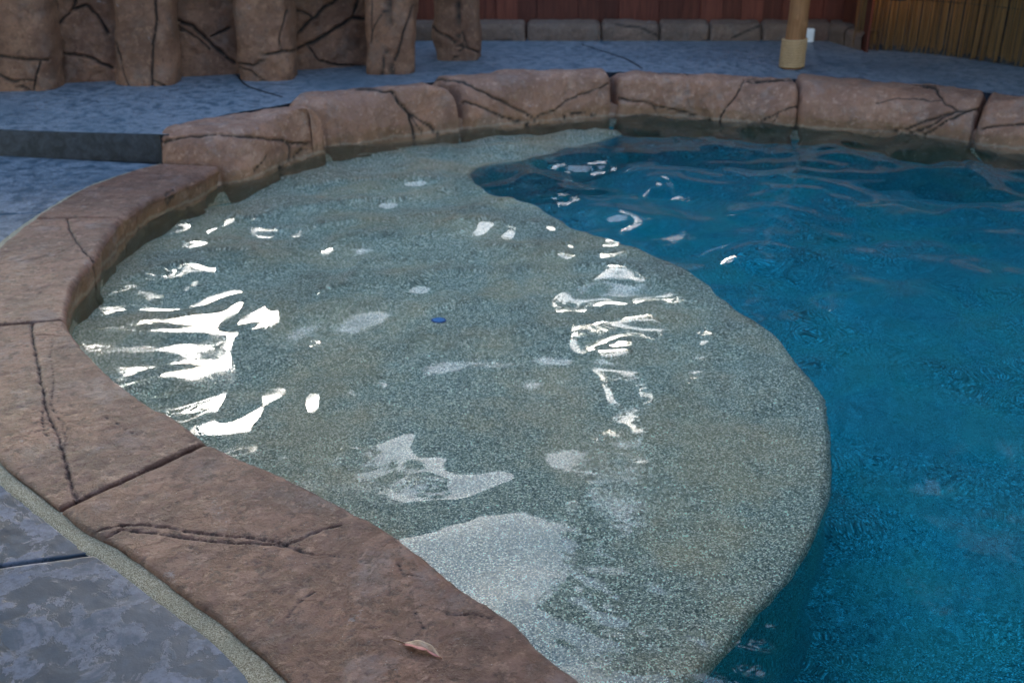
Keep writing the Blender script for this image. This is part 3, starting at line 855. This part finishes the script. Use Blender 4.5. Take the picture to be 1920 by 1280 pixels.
pillar(815, 902, 115, 808, 901, [([(856,-20),(862,27),(867,60),(878,92)], pw * .9, .018), ([(852,-20),(858,30),(862,67),(872,92)], pw * .7, .012), ([(812,52),(847,77),(870,90),(904,99)], pw, .018), ([(845,112),(870,92)], pw * .7, .01)],
       'lone rock pillar standing free in front of the red fence', 35)

# recessed carved wall between the first four pillars
wline = resample([at(-160, 178, ZU), at(0, 165, ZU), at(90, 158, ZU), at(380, 142, ZU), at(620, 127, ZU), at(720, 121, ZU)], 520)
zz = np.linspace(ZU - 0.02, 0.98, 170)
G = np.zeros((520, 170, 3)); G[:, :, :2] = wline[:, None, :]; G[:, :, 2] = zz[None, :]
rc = [([(138,15),(167,13),(185,35),(203,62)], pw, .025), ([(138,15),(115,40),(88,60)], pw, .02), ([(93,97),(150,103),(212,127)], pw, .02), ([(138,15),(150,-20)], pw, .02),
      ([(315,30),(360,50),(400,87),(440,116)], pw * 1.4, .03), ([(318,38),(355,62),(395,95)], pw * .7, .015), ([(397,70),(433,53)], pw, .02), ([(317,52),(345,58)], pw * .8, .012),
      ([(540,13),(587,32)], pw, .02), ([(590,32),(632,-4)], pw * 1.4, .025), ([(545,78),(590,32)], pw * 1.2, .025), ([(547,97),(587,80),(640,47),(660,33),(690,38)], pw * 1.3, .028),
      ([(547,17),(547,60)], pw * .7, .015), ([(575,85),(600,113),(640,123),(690,126)], pw, .02), ([(660,33),(672,-5)], pw, .02)]
P = G.reshape(-1, 3)
rw = finish_stone('rock_wall', G, M['pillar'], rc, 'px', (0.035, 0.003), 36, pxj=3.0)
tag(rw, 'low carved rock wall with branching dark cracks behind the four pillars', 'wall')
ct = MB()
ctl = resample([(-4.6, 6.5), (-3.4, 6.9), (-2.0, 7.2), (-0.7, 7.45), (-0.2, 7.95)], 30)
o1, o2 = offset(ctl, -0.22), offset(ctl, 0.45)
Vc = [(p[0], p[1], z) for z in (0.985, 1.045) for q in (o1, o2) for p in q]
Fc = [(60 + i, 61 + i, 91 + i, 90 + i) for i in range(29)] + [(i, 30 + i, 31 + i, 1 + i) for i in range(29)] + [(i, i + 1, 61 + i, 60 + i) for i in range(29)] + [(30 + i, 90 + i, 91 + i, 31 + i) for i in range(29)] + [(0, 60, 90, 30), (29, 59, 119, 89)]
tag(link('bar_counter', mesh('bar_counter', Vc, Fc, M['riser'], False)), 'dark stone counter top lying on the rock pillars', 'counter')

# ------------------------------------------------------------------ FENCE and skirting
FY = 8.98
fence = thing('board_fence', 'red stained upright board fence behind the raised deck', 'fence', (0, FY, ZU))
bw = 0.172
def board_mesh(seed):
    r = random.Random(seed); w = bw + 0.006; n = 10
    V = []
    for z in np.linspace(0.0, 1.5, n):
        j = r.uniform(-0.0015, 0.0015)
        V += [(-w / 2 + j, -0.009, z), (w / 2 + j, -0.009, z), (w / 2 + j, 0.009, z), (-w / 2 + j, 0.009, z)]
    F_ = [(4 * i + k, 4 * i + (k + 1) % 4, 4 * i + 4 + (k + 1) % 4, 4 * i + 4 + k) for i in range(n - 1) for k in range(4)] + [(3, 2, 1, 0), (4 * n - 4, 4 * n - 3, 4 * n - 2, 4 * n - 1)]
    return mesh('board', V, F_, M['board'], False)
bms = [board_mesh(i) for i in range(4)]
x = -5.2; i = 0
while x < 2.75:
    b = link('board', bms[i % 4], fence, (x, 0.02 + random.uniform(-0.003, 0.003) + 0.024 * (i % 2), random.uniform(-0.004, 0.004)))
    b.rotation_euler.y = random.uniform(-0.002, 0.002); x += bw; i += 1
for z in (0.45, 1.25):
    r_ = MB(); r_.box(-5.3, 2.8, 0.06, 0.10, z, z + 0.09); r_.build('rail', M['board'], fence)
# stub of fence turning forward at the right corner
stub = thing('board_fence', 'dark return of the red fence at the right corner next to the reed screen', 'fence', (2.80, FY, ZU), math.radians(-90))
for k in range(4): link('board', bms[k % 4], stub, (0.08 + k * bw, 0.0, 0))

skirt = thing('stone_skirting', 'low row of carved stone blocks at the foot of the red fence', 'skirting', (0, 0, 0))
sk_px = [-5.2, -4.5, -3.8, -3.1, -2.4, -1.7, -1.05]
sx = [at(p, 78, ZU)[0] for p in (885, 987, 1128, 1237, 1331, 1429, 1560)]
sk_x = sk_px + sx + [2.80]
for i in range(len(sk_x) - 1):
    x0, x1 = sk_x[i] + 0.006, sk_x[i + 1] - 0.006
    n = 40
    prof = [(FY - 0.115, ZU - 0.02), (FY - 0.12, ZU + 0.03), (FY - 0.118, ZU + 0.09), (FY - 0.105, ZU + 0.125), (FY - 0.08, ZU + 0.14), (FY - 0.03, ZU + 0.145), (FY + 0.0, ZU + 0.145), (FY, ZU - 0.02)]
    pr = resample(prof, 30)
    xs = np.linspace(x0, x1, n)
    G = np.zeros((n, 30, 3)); G[:, :, 0] = xs[:, None]; G[:, :, 1] = pr[None, :, 0]; G[:, :, 2] = pr[None, :, 1]
    for q, s in ((0, .86), (1, .95), (n - 1, .86), (n - 2, .95)):
        G[q, :, 1] = FY + (G[q, :, 1] - FY) * s; G[q, :, 2] = ZU - .02 + (G[q, :, 2] - ZU + .02) * s
    e0, e1 = G[:1].copy(), G[-1:].copy()
    for e in (e0, e1): e[..., 1] = FY; 
    G = np.concatenate([e0, G, e1], 0)
    cr = {7: [([(905,82),(960,78)], .012, .006), ([(1008,40),(992,60),(990,80)], .014, .01)], 9: [([(1155,47),(1200,52),(1235,66)], .012, .01)], 11: [([(1375,72),(1425,48)], .01, .008)]}.get(i, ())
    finish_stone('stone_block', G, M['skirt'], cr, 'px', (0.008, 0.002), 50 + i, skirt)
sb = thing('stone_skirting', 'dark stone blocks at the right corner beside the reed screen', 'skirting', (0, 0, 0))
p0, p1 = np.array((2.66, 8.86)), np.array((2.78, 8.36))
for k in range(2):
    a_ = p0 + (p1 - p0) * (k * 0.5 + 0.01); b_ = p0 + (p1 - p0) * (k * 0.5 + 0.49)
    G = np.zeros((20, 20, 3)); pr = resample([(0.0, ZU - .02), (-.01, ZU + .1), (0.02, ZU + .14), (0.12, ZU + .145), (0.13, ZU - .02)], 20)
    for q in range(20):
        pt = a_ + (b_ - a_) * q / 19
        G[q, :, 0] = pt[0] + pr[:, 0]; G[q, :, 1] = pt[1]; G[q, :, 2] = pr[:, 1]
    finish_stone('stone_block', G, M['skirt'], (), amp=(0.008, 0.002), seed=70 + k, parent=sb)

# ------------------------------------------------------------------ REED screen
scr = thing('reed_screen', 'tan reed screen of upright canes at the top right of the deck', 'screen', (0, 0, 0))
rl = np.array([(2.74, 8.46), (3.31, 8.13), (3.73, 7.60), (4.5, 6.7), (5.6, 5.4)])
rp = resample(rl, 560)
rb = MB(); rr = random.Random(4)
for p in rp:
    x0, y0 = p + np.array([rr.uniform(-.006, .006), rr.uniform(-.012, .012)])
    z0 = ZU + rr.uniform(0.0, 0.06); lean = rr.uniform(-.02, .02)
    pts = [(x0, y0, z0), (x0 + lean * .5 + rr.uniform(-.004, .004), y0 + .0, z0 + .9), (x0 + lean, y0 + rr.uniform(-.01, .01), 2.1 + rr.uniform(-.05, .05))]
    rb.tube(pts, [0.0032, 0.0050, 0.0042], 5)
o = rb.build('reed', M['reed'], scr); o['kind'] = 'stuff'
bkb = MB()
o1, o2 = offset(resample(rl, 30), 0.03), offset(resample(rl, 30), 0.042)
Vb = [(p[0], p[1], z) for z in (ZU, 2.05) for q in (o1, o2) for p in q]
link('backing', mesh('backing', Vb, Fc, M['riser'], False), scr)
for z in (0.55, 1.25, 1.85):
    wr = MB(); wr.tube([(p[0], p[1] - 0.012, z) for p in resample(rl, 30)], 0.003, 5); wr.build('wire', M['metal'], scr)

# lit lantern on the screen just above the picture, whose glow shows on the reeds
lx, ly = at_y(1706, -90, 7.95)[0], 8.02
lan = thing('wall_lantern', 'small lit lantern hanging on the reed screen, warm glow on the canes', 'lantern', (lx - 0.05, ly - 0.12, 0.60))
l1 = MB(); l1.tube([(0, 0, 0.0), (0, 0, 0.02)], [0.045, 0.045], 12); l1.tube([(0, 0, 0.15), (0, 0, 0.18), (0, 0, 0.21)], [0.055, 0.04, 0.008], 12)
for k in range(4):
    a_ = k * math.pi / 2 + .78; l1.tube([(0.04 * math.cos(a_), 0.04 * math.sin(a_), 0.02), (0.04 * math.cos(a_), 0.04 * math.sin(a_), 0.15)], 0.004, 6)
l1.tube([(0, 0, .2), (0, 0.06, 0.26), (0, 0.14, 0.26)], 0.006, 6)
l1.build('frame', M['metal'], lan)
sh_ = MB(); n_ = 12
for r_ in (0.062, 0.065):
    for z_ in (-0.01, 0.19):
        for k in range(n_ + 1):
            a_ = math.radians(-210 + 240 * k / n_) - .5; sh_.v.append((r_ * math.cos(a_), r_ * math.sin(a_), z_))
q_ = n_ + 1
sh_.f = [(k, k + 1, q_ + k + 1, q_ + k) for k in range(n_)] + [(2 * q_ + k, 3 * q_ + k, 3 * q_ + k + 1, 2 * q_ + k + 1) for k in range(n_)] + [(k, 2 * q_ + k, 2 * q_ + k + 1, k + 1) for k in range(n_)] + [(q_ + k, q_ + k + 1, 3 * q_ + k + 1, 3 * q_ + k) for k in range(n_)]
sh_.build('added_shield', M['metal'], lan)  # added half shield that keeps the bulb's glow off the pool
l2 = MB(); l2.tube([(0, 0, 0.03), (0, 0, 0.06), (0, 0, 0.10), (0, 0, 0.13)], [0.012, 0.022, 0.020, 0.006], 12); l2.build('bulb', M['lamp'], lan, True)

# ------------------------------------------------------------------ POST with rope, palapa roof
def palapa_post(x, y, label, h=2.35, ro=True):
    t_ = thing('palapa_post', label, 'post', (x, y, ZU), 0, 'posts of the thatched shelter')
    n, nz = 28, 90
    V = []; rr = random.Random(int(x * 100))
    knots = [(rr.uniform(0.1, h), rr.uniform(0, 6.28), rr.uniform(.008, .016)) for _ in range(16)] + [(0.36, -1.9, .014), (0.50, -1.2, .012)]
    for j in range(nz):
        z = h * j / (nz - 1)
        for i in range(n):
            a_ = 2 * math.pi * i / n
            r_ = 0.071 + 0.004 * math.sin(z * 5 + a_) + 0.003 * math.sin(z * 13 + 2 * a_)
            for kz, ka, kr in knots:
                da = (a_ - ka + math.pi) % (2 * math.pi) - math.pi
                r_ += kr * math.exp(-((z - kz) / .03) ** 2 - (da / .45) ** 2)
            V.append((r_ * math.cos(a_) + .006 * math.sin(z * 2.2), r_ * math.sin(a_), z))
    F_ = [(j * n + i, j * n + (i + 1) % n, (j + 1) * n + (i + 1) % n, (j + 1) * n + i) for j in range(nz - 1) for i in range(n)]
    link('pole', mesh('pole', V, F_, M['pole']), t_)
    m = MB(); z = 0.006; k = 0; turns = 11; per = 26
    for s_ in range(turns * per + 1):
        a_ = 2 * math.pi * s_ / per; zc = 0.010 + s_ / per * 0.0178; tr = 0.0095 + 0.0010 * math.sin(s_ * 1.7)
        for q in range(8):
            b_ = 2 * math.pi * q / 8
            m.v.append(((0.083 + tr * math.cos(b_)) * math.cos(a_), (0.083 + tr * math.cos(b_)) * math.sin(a_), zc + tr * math.sin(b_)))
    m.f = [(i_ * 8 + q, i_ * 8 + (q + 1) % 8, i_ * 8 + 8 + (q + 1) % 8, i_ * 8 + 8 + q) for i_ in range(turns * per) for q in range(8)]
    m.build('rope_wrap', M['rope'], t_, True)
    return t_
palapa_post(2.035, 7.60, 'wooden pole with a rope wrapped foot standing on the raised deck')
palapa_post(4.75, 6.60, 'wooden pole with a rope wrapped foot right of the reed screen, outside the photo')
palapa_post(2.6, 10.0, 'wooden pole behind the red fence carrying the thatched roof')
palapa_post(5.6, 9.6, 'wooden pole behind the reed screen carrying the thatched roof')
roof = thing('palapa_roof', 'dark thatched palapa roof carried by the wooden poles', 'roof', (3.75, 8.45, 2.40)); roof.scale = (0.86, 0.86, 0.6)
rr = random.Random(9)
cone = MB(); nseg = 40
ring = [(3.0 + rr.uniform(-.05, .05), 0.0), (2.0, 0.62), (1.0, 1.25), (0.12, 1.8)]
Vr = [(r_ * math.cos(2 * math.pi * i / nseg) * 1.0, r_ * math.sin(2 * math.pi * i / nseg) * 0.9, z_ + dz) for dz in (0, .12) for r_, z_ in ring for i in range(nseg)]
Fr = [(h * 160 + k * nseg + i, h * 160 + k * nseg + (i + 1) % nseg, h * 160 + (k + 1) * nseg + (i + 1) % nseg, h * 160 + (k + 1) * nseg + i) for h in range(2) for k in range(3) for i in range(nseg)]
link('thatch_core', mesh('thatch_core', Vr, Fr, M['thatch']), roof)
tf = MB()
for k in range(1800):
    a_ = rr.uniform(0, 6.283); r0 = rr.uniform(0.3, 3.0); z0 = 1.87 * (1 - r0 / 3.05) + .12; L_ = rr.uniform(.25, .5); w = .012
    r1 = r0 + L_; z1 = z0 - L_ * .62 - rr.uniform(0, .12)
    ca, sa = math.cos(a_), math.sin(a_) * .9
    tf.add([(r0 * ca - w * sa, r0 * sa + w * ca, z0), (r0 * ca + w * sa, r0 * sa - w * ca, z0), (r1 * ca + w * sa, r1 * sa - w * ca, z1), (r1 * ca - w * sa, r1 * sa + w * ca, z1)], [(0, 1, 2, 3)])
o = tf.build('thatch_fringe', M['thatch'], roof); o['kind'] = 'stuff'
for k in range(10):
    a_ = 2 * math.pi * k / 10; m = MB(); m.tube([(2.9 * math.cos(a_), 2.6 * math.sin(a_), -0.02), (0.1 * math.cos(a_), .1 * math.sin(a_), 1.72)], .035, 7); m.build('rafter', M['pole'], roof)

# white outlet box on the skirting right of the post
bx, by, bz = at_y(1516, 68, 8.83)
ob = thing('outlet_box', 'small white weatherproof outlet box on the stone skirting right of the post', 'outlet box', (bx, 8.845, bz))
m = MB(); m.box(-.042, .042, -.03, .01, -.07, .06); m.build('box', M['plastic'], ob, bevel=.006)
m = MB(); m.box(-.034, .034, -.045, -.0305, -.058, .05); m.build('cover', M['plastic'], ob, bevel=.004)
m = MB(); m.box(.042, .05, -.025, -.008, -.06, .05); m.build('hinge', M['plastic_grey'], ob)

# ------------------------------------------------------------------ dry leaf on the coping
lp0 = np.array(at(756, 1209, ZC)); lp1 = np.array(at(829, 1236, ZC)); stem = np.array(at(719, 1203, ZC))
def leaf():
    n, mcount = 46, 13
    ax = lp1 - lp0; L_ = np.linalg.norm(ax); ax /= L_; pr = np.array([-ax[1], ax[0]])
    t_ = thing('dry_leaf', 'dry pink and tan eucalyptus leaf lying on the near coping stone', 'leaf', (lp0[0], lp0[1], ZC))
    V = []; ac = []; rb_ = []
    for i in range(n):
        s = i / (n - 1)
        w = 0.0150 * (math.sin(math.pi * min(1, s * 1.02)) ** 0.7) * (1 - 0.45 * s) + 0.0003
        nick = 0.004 * math.exp(-((s - .62) / .03) ** 2)
        bend = 0.006 * math.sin(math.pi * s) 
        for j in range(mcount):
            q = j / (mcount - 1) * 2 - 1
            ww = w - (nick if q < 0 else 0)
            p = ax * (s * L_) + pr * (q * ww + bend)
            z = 0.004 + 0.004 * abs(q) * math.sin(math.pi * s) + 0.005 * math.sin(3.1 * s + .3) + 0.0012 * math.sin(s * 17 + q * 3)
            V.append((p[0], p[1], z)); ac.append((1 - q) / 2); rb_.append(min(1, abs(q) * 9))
    o = link('leaf_blade', mesh('leaf_blade', V, grid_faces(n, mcount), M['dry'], True, {'across': ac, 'rib': rb_}), t_)
    sm = o.modifiers.new('thick', 'SOLIDIFY'); sm.thickness = 0.0005
    m = MB(); s0 = stem - lp0
    m.tube([(s0[0], s0[1], 0.006), (s0[0] * .6 + .002, s0[1] * .6 + .002, 0.009), (s0[0] * .2, s0[1] * .2, 0.0085), (ax[0] * .004, ax[1] * .004, 0.0065)], [.0009, .0011, .0012, .001], 6)
    m.build('stalk', M['pole'], t_, True)
leaf()
# blue cap set in the shelf
dx_, dy_ = under(824, 599, ZW, ZL)
cp = thing('drain_cap', 'small round blue cap set in the underwater shelf', 'cap', (dx_, dy_, ZL - 0.004))
m = MB(); m.tube([(0, 0, 0), (0, 0, .012), (0, 0, .015)], [.034, .034, .031], 28); m.build('rim', M['blue_d'], cp)
m = MB(); m.tube([(0, 0, .012), (0, 0, .0165), (0, 0, .018)], [.027, .027, .022], 28); m.build('lid', M['blue'], cp)

# ------------------------------------------------------------------ TREES out of view, placed to block sky and shape the mirrored skyline
def crown_mesh(seed, n=4300):
    r = np.random.default_rng(seed)
    cl = r.normal(0, 1, (46, 3)); cl /= np.linalg.norm(cl, axis=1, keepdims=True)
    cl *= (r.random((46, 1)) ** 0.4); cl[:, 2] *= 0.85
    c = cl[r.integers(0, 46, n)] + r.normal(0, 0.13, (n, 3))
    d1 = r.normal(0, 1, (n, 3)); d1[:, 2] -= .6; d1 /= np.linalg.norm(d1, axis=1, keepdims=True)
    d2 = np.cross(d1, r.normal(0, 1, (n, 3))); d2 /= np.linalg.norm(d2, axis=1, keepdims=True)
    a_ = 0.095; b_ = 0.035
    V = np.stack([c - d1 * a_, c + d2 * b_, c + d1 * a_, c - d2 * b_], 1).reshape(-1, 3)
    return mesh('crown', V, np.arange(4 * n).reshape(-1, 4), M['leaf'], False)
def trunk_mesh(seed):
    r = random.Random(seed); m = MB()
    m.tube([(0, 0, 0), (.05, 0, 1.2), (-.05, .05, 2.4), (.03, 0, 3.6)], [.2, .16, .12, .06], 10)
    for k in range(7):
        a_ = r.uniform(0, 6.28); z = r.uniform(1.6, 3.1)
        m.tube([(0, 0, z), (.5 * math.cos(a_), .5 * math.sin(a_), z + .6), (1.1 * math.cos(a_), 1.1 * math.sin(a_), z + 1.2)], [.07, .045, .015], 7)
    return mesh('trunk', m.v, m.f, M['bark'])
cms = [crown_mesh(s) for s in (1, 2, 3)]; tms = [trunk_mesh(s) for s in (1, 2)]
trees = [(-8.4, 9.5, 1.25, 'unseen round dark tree beyond the far left end of the fence'), (3.9, 13.6, 1.2, 'unseen round dark tree beyond the fence beside the added house'),
         (8.6, 7.2, 1.5, 'unseen dark tree beyond the reed screen on the right'), (7.8, 2.2, 1.5, 'unseen dark tree standing right of the pool'), (-8.2, 13.5, 1.3, 'unseen dark tree far beyond the left fence')]
for i, (x, y, h, s, lb) in enumerate([(-5.2, 12.5, 7.3, 1.7, 'unseen tall slender eucalyptus beyond the left part of the fence'), (3.75, 12.3, 6.7, 1.7, 'unseen tall eucalyptus beyond the fence beside the added house'), (6.4, 11.6, 8.6, 1.9, 'unseen tall eucalyptus overhanging from behind the thatched roof'), (7.6, 6.0, 4.2, 1.5, 'unseen tall eucalyptus right of the reed screen'), (-6.8, 4.6, 4.6, 2.2, 'unseen broad eucalyptus left of the deck'), (-6.6, 0.2, 4.2, 2.2, 'unseen eucalyptus beside the left end of the added patio cover'), (7.4, 0.6, 4.6, 2.2, 'unseen eucalyptus beside the right end of the added patio cover'), (-7.6, 9.6, 5.2, 2.2, 'unseen broad eucalyptus beyond the left end of the rock wall')]):
    t_ = thing('unseen_eucalyptus', lb, 'tree', (x, y, 0), i * 2.1, 'unseen tall eucalyptus trees placed to screen the sky')
    m = MB(); m.tube([(0, 0, 0), (.08, .03, h * .3), (-.06, 0, h * .6), (0, 0, h), (.1, 0, h + 1.2)], [.19, .16, .13, .09, .03], 10)
    for k in range(7):
        a_ = k * .9; z = h * (.72 + .05 * k); m.tube([(0, 0, z), (.4 * math.cos(a_), .4 * math.sin(a_), z + .5), (.9 * s * math.cos(a_), .9 * s * math.sin(a_), z + 1.1)], [.06, .04, .012], 7)
    m.build('trunk', M['bark'], t_, True)
    c_ = link('crown', cms[i % 3], t_, (0, 0, h + .5)); c_.scale = (1.55 * s, 1.55 * s, 1.4 * s)
for i, (x, y, s, lb) in enumerate(trees):
    t_ = thing('unseen_tree', lb, 'tree', (x, y, 0), i * 1.3, 'unseen trees placed round the garden to screen the sky')
    link('trunk', tms[i % 2], t_)
    c_ = link('crown', cms[i % 3], t_, (0, 0, 3.9)); c_.scale = (2.1, 2.1, 1.9)
    t_.scale = (s, s, s)

# ------------------------------------------------------------------ unseen house wall and patio cover, added to block sky behind the camera
house = thing('added_house_wall', 'unseen plain house wall with door and windows, added behind the camera to block the sky', 'house', (0, -4.2, 0))
m = MB(); m.box(-7, 7, -.25, 0, 0, 3.0); m.build('wall', M['skirt'], house)
m = MB(); m.box(-.5, .5, .001, .05, 0.02, 2.1); dr = m.build('door', M['board'], house)
m = MB(); m.tube([(.4, .05, 1.0), (.4, .09, 1.0)], .015, 8); m.build('handle', M['metal'], dr)
for wx in (-3.4, 2.6):
    m = MB(); m.box(wx, wx + 1.4, .001, .04, 1.0, 2.0); w_o = m.build('window', M['plastic_grey'], house)
cov = thing('added_patio_cover', 'unseen boarded patio cover on beams, added above the near deck to block the sky', 'patio cover', (0, 0, 0))  # added cover that hides the sky above the near deck
k = 0; y = -4.2
while y < 1.75:
    m = MB() if k == 0 else None
    if k == 0:
        m.box(-5.4, 5.2, 0, .205, 0, .025); bm0 = m.build('board', M['pole'], cov, loc=(0, y, 2.72)); 
    else:
        link('board', bm0.data, cov, (0, y, 2.72))
    y += .21; k += 1
for x in (-5.2, -2.6, 0, 2.6, 5.0):
    m = MB(); m.box(x - .045, x + .045, -4.2, 1.8, 2.57, 2.718); m.build('beam', M['pole'], cov)
for x in (-5.2, 5.0):
    m = MB(); m.box(x - .07, x + .07, .95, 1.09, -.02, 2.568); m.build('post', M['pole'], cov)

nb = thing('added_skyline_house', 'unseen dark two storey house, added beyond the red fence to cut the reflected sky', 'house', (-0.95, 14.5, 0))  # added house whose outline cuts the bright sky mirrored in the water
m = MB(); m.box(-2.75, 1.95, -1.5, 1.5, 0, 6.4); m.build('wall', M['skirt'], nb)
m = MB(); m.add([(-2.9, -1.8, 6.35), (2.1, -1.8, 6.35), (2.1, 1.8, 6.35), (-2.9, 1.8, 6.35), (-2.9, 0, 8.15), (2.1, 0, 8.15)], [(0, 1, 5, 4), (2, 3, 4, 5), (1, 2, 5), (3, 0, 4), (0, 3, 2, 1)]); m.build('roof', M['riser'], nb)
for wx in (-1.2, .5):
    for wz in (1.2, 3.9):
        m = MB(); m.box(wx, wx + .8, -1.56, -1.501, wz, wz + 1.1); w_o = m.build('window', M['plastic_grey'], nb)
